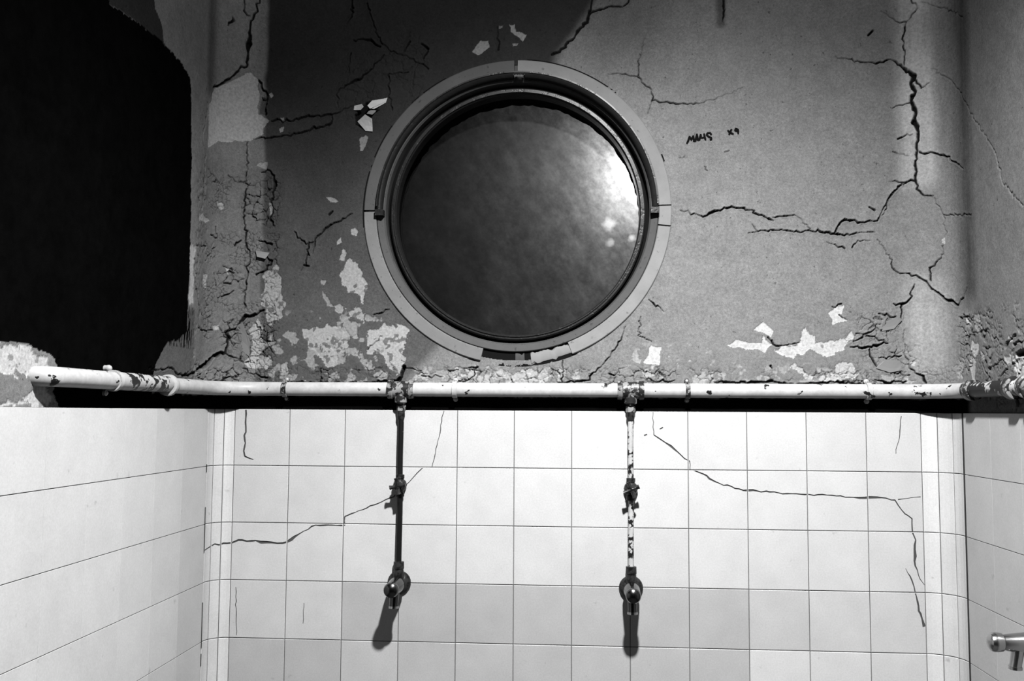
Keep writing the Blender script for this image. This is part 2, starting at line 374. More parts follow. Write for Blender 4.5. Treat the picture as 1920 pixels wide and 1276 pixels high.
BARE = [                                   # (polygon, strength, edge raggedness in px)
 (zp(*A_, [(580,430),(610,450),(605,560),(635,660),(600,740),(555,740),(530,690),(490,620),(490,590),(540,560),(510,490)]), .75, 4),
 (zp(*A_, [(1000,395),(1050,420),(1060,490),(1105,560),(1085,600),(1085,650),(1060,650),(1045,590),(980,580),(945,500),(960,460)]), .85, 4),
 (zp(*A_, [(940,380),(965,345),(985,365),(970,410),(945,405)]), .8, 2), (zp(*A_, [(920,300),(950,285),(955,310),(925,320)]), .8, 2),
 (zp(*A_, [(1000,240),(1025,222),(1040,250),(1030,272),(1005,262)]), .85, 1.5), (zp(*A_, [(870,58),(910,66),(930,82),(890,88)]), .7, 1.5),
 (zp(*A_, [(740,790),(890,770),(940,755),(980,790),(1000,820),(975,860),(990,900),(930,930),(940,1000),(870,990),(800,910),(760,850)]), .85, 4),
 (zp(*A_, [(1095,800),(1190,770),(1230,782),(1280,765),(1330,800),(1310,880),(1306,960),(1250,1040),(1200,1000),(1180,920),(1100,910),(1085,870)]), .95, 5),
 (zp(*A_, [(405,970),(480,940),(560,940),(570,990),(500,1010),(450,1010)]), .9, 3),
 (zp(*A_, [(440,790),(480,740),(510,770),(500,830),(530,880),(500,930),(450,940),(455,860)]), .75, 3),
 (zp(*A_, [(905,660),(945,640),(970,660),(950,700),(915,695)]), .7, 3), (zp(*A_, [(970,700),(1020,680),(1080,700),(1060,750),(1010,735)]), .75, 6),
 (zp(*A_, [(1010,830),(1045,815),(1050,840),(1020,845)]), .8, 2), (zp(*A_, [(835,520),(870,525),(860,545),(840,540)]), .6, 2),
 (zp(*A_, [(845,570),(880,620),(905,670),(880,660),(850,610)]), .5, 2),
 (zp(*A_, [(615,990),(650,975),(655,1035),(620,1040)]), .85, 2), (zp(*A_, [(255,75),(295,85),(295,120),(265,120)]), .8, 3),
 (zp(*A_, [(108,320),(140,330),(130,420),(125,640),(100,650),(105,480)]), .7, 2), (zp(*A_, [(160,140),(215,185),(205,200),(160,185)]), .6, 2),
 (zp(*A_, [(230,770),(270,770),(265,800),(240,800)]), .8, 2), (zp(*A_, [(305,450),(325,450),(320,495),(305,490)]), .8, 2),
 (zp(*A_, [(545,95),(562,95),(560,165),(548,160)]), .6, 2), (zp(*A_, [(185,480),(200,490),(195,570),(180,560)]), .6, 2),
 (zp(*B_, [(1048,705),(1080,670),(1137,653),(1120,710),(1155,747),(1100,752),(1068,767),(1070,735)]), 1, 1),
 (zp(*B_, [(630,798),(680,750),(742,800),(725,835),(690,812)]), 1, 1),
 (zp(*B_, [(490,880),(530,855),(600,865),(680,870),(690,830),(740,880),(690,915),(600,900),(520,897)]), .95, 2),
 (zp(*B_, [(750,900),(880,868),(890,800),(925,778),(935,822),(970,830),(975,862),(1140,858),(1148,910),(1050,937),(960,905),(850,955),(800,940)]), .95, 4),
 (zp(*B_, [(815,1000),(870,985),(905,1030),(1090,1035),(1110,985),(1160,968),(1205,1020),(1180,1065),(1040,1075),(900,1062)]), .8, 7),
 (zp(*B_, [(1138,845),(1175,800),(1197,830),(1150,862)]), .9, 2),
 (zp(*B_, [(60,875),(115,892),(105,985),(20,982),(45,930)]), 1, 2), (zp(*B_, [(-10,1030),(60,1000),(90,1040),(40,1060)]), .5, 6),
 (zp(*C_, [(780,312),(830,245),(880,240),(885,280),(822,330)]), .8, 1), (zp(*C_, [(1008,150),(1040,150),(1046,185),(1112,210),(1080,247),(1055,222),(1015,192)]), .9, 1.5),
 (zp(*C_, [(1025,262),(1060,258),(1055,275),(1030,280)]), .7, 1.5), (zp(*C_, [(945,155),(968,155),(965,170),(948,172)]), .6, 1),
 (zp(*C_, [(110,830),(150,800),(160,815),(130,905),(115,900)]), .6, 1.5),
 ([(505,176),(510,172),(513,178),(508,183)], .9, 1), ([(524,222),(534,220),(534,228),(526,228)], .7, 1), ([(524,240),(532,236),(530,246),(525,248)], .8, 1),
 ([(502,303),(486,305),(482,310),(500,318)], .5, 1), ([(504,380),(511,380),(510,400),(505,400)], .7, 1),
 ([(850,690),(900,692),(960,694),(1030,702),(1040,712),(940,716),(860,715)], .6, 7), ([(800,700),(850,690),(870,715),(800,716)], .3, 4),
 (zp(*D_, [(580,280),(600,265),(605,300),(590,310)]), .8, 1), (zp(*D_, [(735,815),(780,830),(775,880),(755,900),(730,850)]), 1, 2),
 (zp(*D_, [(735,900),(765,905),(760,1030),(742,1030)]), .8, 2), (zp(*D_, [(710,705),(740,720),(740,745),(715,735)]), 1, 2),
 (zp(*D_, [(790,875),(815,890),(810,920),(795,915)]), .8, 2), (zp(*D_, [(910,900),(945,890),(955,930),(920,940)]), .8, 3),
 (zp(*D_, [(965,895),(1030,890),(1040,1030),(980,1020),(960,950)]), 1, 3), (zp(*D_, [(940,790),(960,790),(962,820),(945,820)]), .9, 2),
 (zp(*D_, [(750,690),(780,680),(800,750),(770,770)]), .4, 3), (zp(*D_, [(660,940),(700,940),(700,1010),(665,1000)]), .35, 4),
 (zp(*D_, [(400,920),(440,930),(440,950),(410,945)]), .8, 2), (zp(*D_, [(395,1000),(440,1020),(430,1040),(385,1035)]), .6, 4),
 # foot of the left wall beside the black paint
 ([(-30,640),(45,642),(62,652),(85,668),(92,690),(100,700),(90,725),(96,745),(110,763),(70,763),(40,750),(60,735),(70,712),(55,702),(-30,694)], 1, 5),
 ([(105,680),(112,668),(122,690),(118,700)], .7, 3), ([(298,628),(304,622),(312,634),(306,640)], .9, 1), ([(-30,752),(40,752),(60,760),(-30,763)], .8, 4),
]
PATCH = [(zp(340, 0, 3.19, [(190,540),(270,490),(345,460),(410,425),(450,470),(470,560),(455,680),(520,715),(500,760),(490,800),(400,840),(230,845),(160,885),(165,660)]), .75, 2)]
TAR = [([(-200,-40),(198,-40),(205,6),(262,45),(302,76),(338,116),(357,148),(358,300),(356,460),(352,560),(350,622),(330,640),(316,640),(302,662),(290,690),(285,720),(285,764),(110,764),(98,735),(112,700),(100,668),(80,656),(62,650),(45,640),(-200,636)], 1, 1.6)]
DARKTOP = [([(196,-40),(284,-40),(292,18),(303,40),(306,76),(320,105),(262,45),(205,6)], .86, 1.0)]
HOLES = [(zp(*C_, [(78,690),(150,612),(180,605),(160,650),(230,660),(180,690),(120,700),(110,745),(80,745)]), 1, 1),
         ([(484,214),(490,182),(501,186),(500,216)], .55, 1)]

def relief(S, Z): return (fbm(S, Z, 3, 3, 5)-.5)*0.006+(fbm(S, Z, 24, 4, 9)-.5)*0.0022
def carve(sa, za):
    """height (m, + towards the room) and paint layers on the developed grid sa x za"""
    S, Z = np.meshgrid(sa, za, indexing='ij')
    H = relief(S, Z)
    out = {k: np.zeros(S.shape) for k in ('crack', 'bare_lit', 'grime_shade', 'tar_shade')}
    wx = (fbm(S, Z, 60, 4, 21)-.5); wz = (fbm(S, Z, 60, 4, 33)-.5)
    PXM = 715.0
    def poly_mask(poly, rag):
        P = np.array([px2sz(*p) for p in poly]); pad = 0.02
        i0, i1 = np.searchsorted(sa, [P[:, 0].min()-pad, P[:, 0].max()+pad]); j0, j1 = np.searchsorted(za, [P[:, 1].min()-pad, P[:, 1].max()+pad])
        if i1 <= i0 or j1 <= j0: return None
        sl = (slice(i0, i1), slice(j0, j1)); a = rag/PXM*4.5
        x = S[sl]+wx[sl]*a; y = Z[sl]+wz[sl]*a; ins = np.zeros(x.shape, bool)
        for k in range(len(P)):
            (x1, y1), (x2, y2) = P[k], P[(k+1) % len(P)]
            if y1 == y2: continue
            ins ^= ((y1 > y) != (y2 > y)) & (x < (x2-x1)*(y-y1)/(y2-y1)+x1)
        return sl, ins
    def zone(x0, x1, y0, y1, soft=30):
        """soft rectangle of wall given in photo pixels"""
        a = px2sz(x0, 640)[0]; b = px2sz(x1, 640)[0]; t = px2sz(960, y0)[1]; u = px2sz(960, y1)[1]; q = soft/PXM
        return sstep(a-q, a+q, S)*(1-sstep(b-q, b+q, S))*sstep(u-q, u+q, Z)*(1-sstep(t-q, t+q, Z))
    # crazed, blistered paint on the left cove, right foot and along the bottom
    z1 = zone(362, 515, 330, 740, 14); z2 = zone(1590, 1720, 590, 740, 14)*.7; z3 = zone(380, 1800, 688, 760, 8)*.7; z4 = zone(1800, 1960, 600, 760, 12); z5 = zone(630, 800, 40, 220, 30)*.25
    cz = np.maximum.reduce([z1, z2, z3, z4, z5])
    idx = cz > 0.03
    v, cv = vorocrack(S+wx*0.02, Z+wz*0.02, 38, 3); v2, cv2 = vorocrack(S+wx*0.01, Z+wz*0.01, 85, 8)
    patchy = sstep(.42, .6, fbm(S, Z, 14, 3, 44))
    k1 = (1-sstep(.0006, .0024, v))*patchy*cz; k2 = (1-sstep(.0004, .0015, v2))*sstep(.5, .66, fbm(S, Z, 22, 3, 61))*cz
    lift = cz*((cv-.5)*0.006+(cv2-.5)*0.0025)*patchy
    H += lift; H -= (k1*.006+k2*.003); out['crack'] = np.maximum(out['crack'], np.clip(k1*.95+k2*.6, 0, 1))
    # scattered loss of paint low on the wall
    low = zone(500, 720, 590, 740, 20)*.9+zone(1180, 1330, 650, 740, 25)*.55+zone(720, 1100, 690, 745, 12)*.6+zone(1330, 1700, 680, 740, 15)*.4
    lm = sstep(.56, .60, fbm(S, Z, 45, 5, 71)+low*.12-.10)*(low > .15)*np.clip(low*1.6, 0, 1)
    out['bare_lit'] = np.maximum(out['bare_lit'], lm*.6); H -= lm*.0012
    for poly, st, rag in BARE+PATCH:
        r = poly_mask(poly, rag)
        if r is None: continue
        sl, ins = r; hole = 1.0
        if rag >= 4: hole = 1-(fbm(S[sl], Z[sl], 70, 3, 81) > .66)*.8
        out['bare_lit'][sl] = np.maximum(out['bare_lit'][sl], ins*st*hole); H[sl] -= ins*0.0018
    for poly, st, rag in HOLES:
        r = poly_mask(poly, rag)
        if r: sl, ins = r; out['crack'][sl] = np.maximum(out['crack'][sl], ins*st); H[sl] -= ins*0.012
    for poly, st, rag in TAR:
        r = poly_mask(poly, rag)
        if r:
            sl, ins = r; out['tar_shade'][sl] = np.maximum(out['tar_shade'][sl], ins*st)
    # the black paint ends in dry brush strokes at its lower right corner
    st = fbm(S*6, Z*.7, 40, 3, 91); zb = zone(292, 362, 590, 660, 14)
    out['tar_shade'] = np.maximum(out['tar_shade'], (st > .5)*sstep(.3, .5, zb)*sstep(px2sz(330, 690)[1]-.0, px2sz(330, 610)[1], Z+(st-.5)*.25))
    for poly, stn, rag in DARKTOP:
        r = poly_mask(poly, rag)
        if r: sl, ins = r; out['grime_shade'][sl] = np.maximum(out['grime_shade'][sl], ins*stn)
    out['bare_lit'] *= (1-out['tar_shade'])
    # sooty older paint left of the porthole, light falloff painted in towards the top
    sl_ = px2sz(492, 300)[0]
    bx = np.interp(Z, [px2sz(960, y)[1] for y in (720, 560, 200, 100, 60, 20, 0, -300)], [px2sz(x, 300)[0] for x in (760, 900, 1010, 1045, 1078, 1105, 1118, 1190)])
    soot_falloff = sstep(sl_-.006, sl_+.012, S+(fbm(S, Z, 12, 3, 55)-.5)*.02)*(1-sstep(-.02, .03, S-bx))
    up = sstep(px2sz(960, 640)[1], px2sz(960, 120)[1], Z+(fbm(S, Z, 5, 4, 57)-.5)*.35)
    out['grime_shade'] = np.maximum(out['grime_shade'], soot_falloff*(.57+.31*up))
    right = zone(1080, 1260, -80, 140, 70)*.35; out['grime_shade'] = np.maximum(out['grime_shade'], right)
    out['grime_shade'] = np.maximum(out['grime_shade'], (1-sstep(-.02, .05, S))*sstep(-SARC_L-.01, -SARC_L+.01, S)*.0)
    # corner shade painted dark, rubbed right cove with painted highlight, greyer right wall
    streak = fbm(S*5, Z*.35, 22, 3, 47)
    out['grime_shade'] = np.maximum(out['grime_shade'], zone(1803, 1836, -300, 580, 30)*(.45+.25*streak))
    out['grime_shade'] = np.maximum(out['grime_shade'], zone(374, 388, -300, 190, 12)*.5)
    out['grime_shade'] = np.maximum(out['grime_shade'], sstep(LF+SARC_R, LF+SARC_R+.03, S)*.18)
    out['grime_shade'] = np.maximum(out['grime_shade'], zone(362, 488, 300, 690, 25)*.22)
    out['grime_shade'] = np.maximum(out['grime_shade'], zone(270, 366, 590, 730, 16)*.5)
    rub_highlight = np.maximum(zone(1698, 1764, -300, 362, 20)*1.25, zone(1700, 1775, 520, 700, 26)*.6); out['bare_lit'] = np.maximum(out['bare_lit'], rub_highlight*np.clip(.55+(streak-.5)*.35+(fbm(S, Z, 9, 3, 49)-.5)*.5, 0, .9))
    # damp stain under the drip at the top
    out['grime_shade'] = np.maximum(out['grime_shade'], zone(1350, 1366, -40, 60, 7)*.6)
    # dirty strip where plaster meets tile, the pipe's shadow painted in black
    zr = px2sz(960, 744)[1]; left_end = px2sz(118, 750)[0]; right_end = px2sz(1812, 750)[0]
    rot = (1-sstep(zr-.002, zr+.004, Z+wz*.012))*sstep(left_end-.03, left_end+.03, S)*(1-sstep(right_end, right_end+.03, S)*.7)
    out['tar_shade'] = np.maximum(out['tar_shade'], rot); out['bare_lit'] *= (1-rot)
    # the traced cracks
    rg = np.random.default_rng(5)
    for c in CRACKS:
        pts = [(*px2sz(x, y), w*.64/PXM) for x, y, w in c]; fine = [pts[0]]
        for p, q in zip(pts[:-1], pts[1:]):
            L = math.hypot(q[0]-p[0], q[1]-p[1]); n = max(1, int(L/.007))
            for k in range(1, n+1):
                f = k/n; j = 0 if k == n else min(.0022, L*.12)
                fine.append((p[0]+(q[0]-p[0])*f+rg.normal()*j, p[1]+(q[1]-p[1])*f+rg.normal()*j, (p[2]+(q[2]-p[2])*f)*(.6+.8*rg.random())))
        for p, q in zip(fine[:-1], fine[1:]):
            wm = max(p[2], q[2])*1.2+.004
            i0, i1 = np.searchsorted(sa, [min(p[0], q[0])-wm, max(p[0], q[0])+wm]); j0, j1 = np.searchsorted(za, [min(p[1], q[1])-wm, max(p[1], q[1])+wm])
            if i1 <= i0 or j1 <= j0: continue
            sl = (slice(i0, i1), slice(j0, j1)); x = S[sl]+wx[sl]*.003; y = Z[sl]+wz[sl]*.003
            dx, dy = q[0]-p[0], q[1]-p[1]; L2 = dx*dx+dy*dy+1e-12
            t = np.clip(((x-p[0])*dx+(y-p[1])*dy)/L2, 0, 1); d = np.hypot(x-p[0]-t*dx, y-p[1]-t*dy); hw = (p[2]+(q[2]-p[2])*t)*.5
            k = 1-sstep(hw*.7, hw+.0012, d); amp = np.clip(hw/.0013, .25, 1)
            out['crack'][sl] = np.maximum(out['crack'][sl], k*amp)
            H[sl] = np.minimum(H[sl], H[sl]*(1-k)+k*(-.0025-hw*2.2)) 
            lip = (1-sstep(0, .005, np.abs(d-hw-.002)))*.0004*(amp > .6); H[sl] += lip
    return S, Z, H, out

def axis(parts):
    """parts: (start, end, step) -> increasing coordinates"""
    a = []
    for s, e, d in parts: a.append(np.linspace(s, e, max(2, int(round((e-s)/d))+1))[:-1])
    return np.append(np.concatenate(a), parts[-1][1])
Z0 = -0.001
ZT = px2sz(960, 0)[1]+0.03
WC = at_plane_y(967.5, 394.5, 0.0); WR = 295.0/715.0*0.998     # porthole centre and casing radius
def plaster_wall(name, sa, za, hole=None):
    S, Z, H, lay = carve(sa, za)
    x, y, nx, ny = dev(S); X = x+nx*H; Y = y+ny*H
    n, m = S.shape
    me = bpy.data.meshes.new(name); I = np.arange(n*m).reshape(n, m)
    q = np.stack([I[:-1, :-1], I[1:, :-1], I[1:, 1:], I[:-1, 1:]], -1).reshape(-1, 4)
    if hole is not None:
        cx = (X[:-1, :-1]+X[1:, 1:]).ravel()/2-hole[0]; cz = (Z[:-1, :-1]+Z[1:, 1:]).ravel()/2-hole[1]
        q = q[np.hypot(cx, cz) > hole[2]]
    me.vertices.add(n*m); me.vertices.foreach_set('co', np.stack([X, Y, Z], -1).astype(np.float32).ravel())
    me.loops.add(q.size); me.loops.foreach_set('vertex_index', q.astype(np.int32).ravel())
    me.polygons.add(len(q)); me.polygons.foreach_set('loop_start', np.arange(0, q.size, 4, dtype=np.int32))
    me.update(calc_edges=True)
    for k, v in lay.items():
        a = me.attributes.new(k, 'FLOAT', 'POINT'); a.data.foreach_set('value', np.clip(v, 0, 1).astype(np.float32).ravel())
    me.polygons.foreach_set('use_smooth', np.ones(len(q), bool)); me.materials.append(M_PLASTER)
    return link(name, me, kind='structure')
za = axis([(Z0, ZT, .0016), (ZT, CEIL, .06)])
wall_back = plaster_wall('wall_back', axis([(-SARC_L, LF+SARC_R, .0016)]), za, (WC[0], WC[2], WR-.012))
zs = axis([(Z0, .14, .0022), (.14, ZT, .004), (ZT, CEIL, .08)])
sl0 = px2sz(-40, 640)[0]; sr0 = px2sz(1950, 640)[0]
wall_left = plaster_wall('wall_left', axis([(-SARC_L-(YF*-1+PY-PRL), sl0, .1), (sl0, -SARC_L, .0026)]), zs)
wall_right = plaster_wall('wall_right', axis([(LF+SARC_R, sr0, .0022), (sr0, LF+SARC_R+(-YF+PY-PRR), .1)]), axis([(Z0, ZT, .0022), (ZT, CEIL, .08)]))
wall_back['label'] = 'cracked grey plaster wall with a porthole above white tiling'
wall_left['label'] = 'side wall with a big black painted field above white tiling'
wall_right['label'] = 'plain grey plaster side wall above white tiling at right edge'
for o in (wall_back, wall_left, wall_right): o['category'] = 'wall'

# ------------------------------------------------------------------ rest of the shell
M_SHELL = mat('dim_shell_plaster', 0.06, 0.9)
M_FLOOR = mat('dark_concrete_floor', 0.10, 0.8); t = NT(M_FLOOR); t.color(t.math('MULTIPLY', 0.08, t.noise(8, 5, 0.6, t.geo())))
def shell(name, lo, hi, m, lab, cat):
    return box(name, lo, hi, m, kind='structure', label=lab, cat=cat)
shell('floor', (XL-.2, YF, FLOOR-.05), (XR+.2, .2, FLOOR), M_FLOOR, 'dark concrete washroom floor below the tiling', 'floor')
shell('ceiling', (XL-.2, YF, CEIL), (XR+.2, .2, CEIL+.05), M_SHELL, 'dim plaster ceiling above the porthole wall', 'ceiling')
shell('wall_front', (XL-.2, YF-.05, FLOOR), (XR+.2, YF, CEIL), M_SHELL, 'dim plaster wall behind the viewer', 'wall')

# ------------------------------------------------------------------ tiling
GAP = 0.0008
def tile_dev(s):
    """developed coordinate along the tiled face: s=0 at the first tile edge of the back wall"""
    W = XR-CR
    if s < -CL*math.pi/2: return Vector((XL, -CL-(-s-CL*math.pi/2), 0)), Vector((1, 0, 0))
    if s < 0: a = -s/CL; return Vector((-CL*math.sin(a), -CL+CL*math.cos(a), 0)), Vector((math.sin(a), -math.cos(a), 0))
    if s <= W: return Vector((s, 0, 0)), Vector((0, -1, 0))
    if s < W+CR*math.pi/2: a = (s-W)/CR; return Vector((W+CR*math.sin(a), -CR+CR*math.cos(a), 0)), Vector((-math.sin(a), -math.cos(a), 0))
    return Vector((XR, -CR-(s-W-CR*math.pi/2), 0)), Vector((-1, 0, 0))
TCR = [  # tile cracks in photo pixels
 [(374,1026,2.5),(400,1021,2.5),(435,1017,3),(447,1012,3),(480,1013,3),(489,1016,6),(500,1016,5),(520,1018,2.5),(537,1016,3),(546,1011,6),(552,1006,4),(570,995,2),(592,984,2.5),(646.5,984,2.6),(646.5,968,2),(680,955,2),(738,931,2),(762,908,1.6),(792,877,1.6)],
 [(461,768,3.5),(461,800,2.5),(458,816,4),(460,830,2.5),(457,845,4),(459,855,2.5),(475,861,1.5)],
 [(833,768,1.4),(823,820,1.6),(810,876,1.4)],
 [(1224,768,1.1),(1226,815,1.6),(1235,821,2.6),(1247,829,2),(1258,836,4.5),(1276,852,1.8),(1293,864,1.8),(1293.5,879,1.8),(1305,883,1.8),(1318,888,2.2),(1330,897,3.4),(1342,903,2.2),(1394,919,2.6),(1403,919,4),(1420,920,2.5),(1500,926,2.2),(1560,928,2),(1600,932,2.2),(1622,933,6),(1630,932,5),(1645,932,3),(1678,937,2),(1690,955,2),(1710,972,2),(1711,998,2),(1717,1012,2),(1715,1030,5),(1716,1042,5),(1716,1060,2.5),(1725,1085,1.4),(1735,1098,1.2)],
 [(1698,1065,1),(1710,1088,2.5),(1716,1110,2.5),(1722,1135,3),(1729,1160,4),(1733,1174,6)],
 [(1690,780,1.4),(1687,815,1.8),(1680,850,1)],[(442,1100,1.2),(443,1150,1.6),(443,1190,1.2)],[(1684,936,2),(1700,934,1.2),(1726,931,1.6)],
 [(570,1130,1),(569,1160,1.6),(568,1168,1)],[(1208,816,2.4),(1213,814,2.4)],[(1237,804,2.4),(1243,801,2.4)],
]
def tile_sz(px, py):
    p = at_plane_y(px, py, 0.0)
    if p[0] >= 0: return p[0], p[2]
    q = at_plane_x(px, py, XL)         # left cove: blend
    f = min(1, max(0, -p[0]/(CL*1.39))); return -f*CL*math.pi/2, p[2]+(q[2]-p[2])*0.0
def ribbons():
    out = []
    rr = random.Random(3)
    for c in TCR:
        P = []
        src = [(*tile_sz(x, y), w_/715.0) for x, y, w_ in c]
        for (p, q) in zip(src[:-1], src[1:]):
            n = max(1, int(math.hypot(q[0]-p[0], q[1]-p[1])/.010))
            for k in range(n):
                f = k/n; j = .0011 if k else 0
                P.append((p[0]+(q[0]-p[0])*f+rr.gauss(0, j), p[1]+(q[1]-p[1])*f+rr.gauss(0, j), (p[2]+(q[2]-p[2])*f)*rr.uniform(.7, 1.25)))
        P.append(src[-1])
        for p, q in zip(P[:-1], P[1:]):
            d = Vector((q[0]-p[0], q[1]-p[1])); L = d.length
            if L < 1e-6: continue
            d /= L; nn = Vector((-d.y, d.x)); e = d*.0003
            a = Vector(p[:2])-e; b = Vector(q[:2])+e
            out.append([a+nn*p[2]/2, a-nn*p[2]/2, b-nn*q[2]/2, b+nn*q[2]/2])
    return out
RIB = ribbons()
def tile_mesh(s0, s1, z0, z1, ribs, sub, gs=GAP):
    """one tile in developed coordinates; cracks are sunk 2.5 mm into it"""
    cs, cz = (s0+s1)/2, (z0+z1)/2
    base, nor = tile_dev(cs); base = base+Vector((0, 0, cz))
    def P(s, z, h): p, n = tile_dev(s); return p+Vector((0, 0, z))+n*h-base
    bv = 0.0011 if gs > .0003 else .0003
    a0, a1, b0, b1 = s0+gs, s1-gs, z0+GAP, z1-GAP
    vs = []; fs = []; mi = []
    ins = (a0+bv, a1-bv, b0+bv, b1-bv)
    def ring(a0, a1, b0, b1, h):
        st = [a0+(a1-a0)*k/sub for k in range(sub+1)]
        return [P(s, b0, h) for s in st]+[P(s, b1, h) for s in reversed(st)]
    r0 = ring(a0, a1, b0, b1, -.006); r1 = ring(a0, a1, b0, b1, -.0008); r2 = ring(*ins, 0)
    N = len(r0); vs = r0+r1+r2
    for k in range(N):
        j = (k+1) % N
        fs.append((k, j, N+j, N+k)); fs.append((N+k, N+j, 2*N+j, 2*N+k)); mi += [0, 0]
    if not ribs:
        for k in range(sub):
            fs.append((2*N+k, 2*N+k+1, 2*N+N-2-k, 2*N+N-1-k)); mi.append(0)
    else:
        st = [ins[0]+(ins[1]-ins[0])*k/sub for k in range(sub+1)]
        pv = [Vector((s, ins[2])) for s in st]+[Vector((s, ins[3])) for s in reversed(st)]
        faces = [list(range(len(pv)))]; edges = [(k, len(pv)-1-k) for k in range(1, sub)]
        for rb in ribs:
            n = len(pv); pv += rb; faces.append([n, n+1, n+2, n+3])
        ov, oe, of, _, _, orf = geometry.delaunay_2d_cdt(pv, edges, faces, 0, 1e-6)
        eps = 1e-7; keep = []
        for f, ids in zip(of, orf):
            if 0 in ids: keep.append((f, any(i > 0 for i in ids)))
        b = len(vs); nv = len(ov)
        vs += [P(v.x, v.y, 0) for v in ov]+[P(v.x, v.y, -.0025) for v in ov]
        em = {}
        for f, cr in keep:
            fs.append(tuple(b+i+(nv if cr else 0) for i in f)); mi.append(1 if cr else 0)
            for k in range(len(f)):
                em.setdefault(frozenset((f[k], f[(k+1) % len(f)])), []).append(cr)
        for e, l in em.items():
            if len(set(l)) == 2:
                i, j = tuple(e); fs.append((b+i, b+j, b+nv+j, b+nv+i)); mi.append(1)
    me = mesh('tile', vs, fs, [M_TILE, M_CRACK], mi=mi)
    fixn(me)
    return me, base
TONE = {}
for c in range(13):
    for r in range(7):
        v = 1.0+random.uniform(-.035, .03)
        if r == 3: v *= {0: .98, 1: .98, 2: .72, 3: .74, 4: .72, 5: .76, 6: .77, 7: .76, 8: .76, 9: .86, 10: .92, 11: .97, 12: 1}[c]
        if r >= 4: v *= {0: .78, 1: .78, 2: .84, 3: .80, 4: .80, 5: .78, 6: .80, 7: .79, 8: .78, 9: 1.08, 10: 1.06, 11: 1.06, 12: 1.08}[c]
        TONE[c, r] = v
SHARED = {}
def put_tile(s0, s1, r, parent, tone, sub=1, name='tile', key=None):
    z1 = -r*T; z0 = z1-T
    ribs = [rb for rb in RIB if max(p.x for p in rb) > s0 and min(p.x for p in rb) < s1 and max(p.y for p in rb) > z0 and min(p.y for p in rb) < z1] if parent is wall_back else []
    if ribs or key is None or key not in SHARED:
        me, base = tile_mesh(s0, s1, z0, z1, ribs, sub, GAP if parent is wall_back else .00008)
        if not ribs and key is not None: SHARED[key] = me
    else:
        me = SHARED[key]; base, _ = tile_dev((s0+s1)/2); base = base+Vector((0, 0, (z0+z1)/2))
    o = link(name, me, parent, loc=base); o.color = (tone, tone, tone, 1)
    return o
edges = [c*T for c in range(12)]+[XR-CR]
for r in range(7):
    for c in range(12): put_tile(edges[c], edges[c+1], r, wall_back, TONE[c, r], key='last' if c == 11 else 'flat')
    for k in range(3):
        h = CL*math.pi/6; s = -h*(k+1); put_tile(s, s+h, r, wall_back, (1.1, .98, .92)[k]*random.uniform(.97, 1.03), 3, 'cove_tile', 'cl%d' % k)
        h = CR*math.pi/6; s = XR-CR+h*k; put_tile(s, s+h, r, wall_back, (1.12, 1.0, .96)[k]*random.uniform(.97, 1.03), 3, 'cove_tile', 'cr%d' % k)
    nl = 8
    for k in range(nl):
        s = -CL*math.pi/2-.0045-T*(k+1); put_tile(s, s+T, r, wall_left, random.uniform(.97, 1.03)*(.92 if k == 0 else 1.0 if k == 1 else 1.08), key='left')  # tile tone drops towards the corner, shade painted in
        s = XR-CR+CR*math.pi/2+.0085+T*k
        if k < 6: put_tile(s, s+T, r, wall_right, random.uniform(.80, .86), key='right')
# grout bed behind the tiles
def grout(name, s0, s1, parent):
    ss = np.concatenate([np.linspace(sL, 0, 24), np.linspace(0, XR-CR, 8)[1:-1], np.linspace(XR-CR, sR, 24)]) if parent is wall_back else np.linspace(s0, s1, 6); vs = []; fs = []
    for s in ss:
        p, n = tile_dev(s); q = p-n*.0022
        vs += [(q.x, q.y, -7*T), (q.x, q.y, -.0005)]; q = p-n*.012; vs += [(q.x, q.y, -.0005)]
    for k in range(len(ss)-1):
        fs.append((3*k, 3*k+3, 3*k+4, 3*k+1)); fs.append((3*k+1, 3*k+4, 3*k+5, 3*k+2))
    link(name, mesh(name, vs, fs, M_GROUT), parent)
sL = -CL*math.pi/2; sR = XR-CR+CR*math.pi/2
grout('grout', sL, sR, wall_back); grout('grout', sL-8*T, sL, wall_left); grout('grout', sR, sR+6*T, wall_right)
# open black corner joints between cove and side walls
box('corner_joint', (XR-.0006, -CR-.0088, -7*T), (XR+.004, -CR-.0003, -.001), M_CRACK, wall_right)
for z0, z1 in ((-.372, -.256), (-.615, -.500), (-.66, -.63), (-.165, -.145)):
    box('corner_joint', (XL-.004, -CL-.0050, z0), (XL+.0006, -CL-.0003, z1), M_CRACK, wall_left)
# plain wall below the modelled courses
def apron(lo, hi, parent): box('lower_wall', lo, hi, M_SHELL, parent)
apron((XL-.01, .003, FLOOR), (XR+.01, .02, -7*T), wall_back); apron((XL-.02, YF, FLOOR), (XL-.003, .003, -7*T), wall_left); apron((XR+.003, YF, FLOOR), (XR+.02, .003, -7*T), wall_right)
box('lower_wall', (XL-.02, YF, -7*T), (XL-.003, -CL-8*T, 0), M_SHELL, wall_left); box('lower_wall', (XR+.003, YF, -7*T), (XR+.02, -CR-6*T, 0), M_SHELL, wall_right)

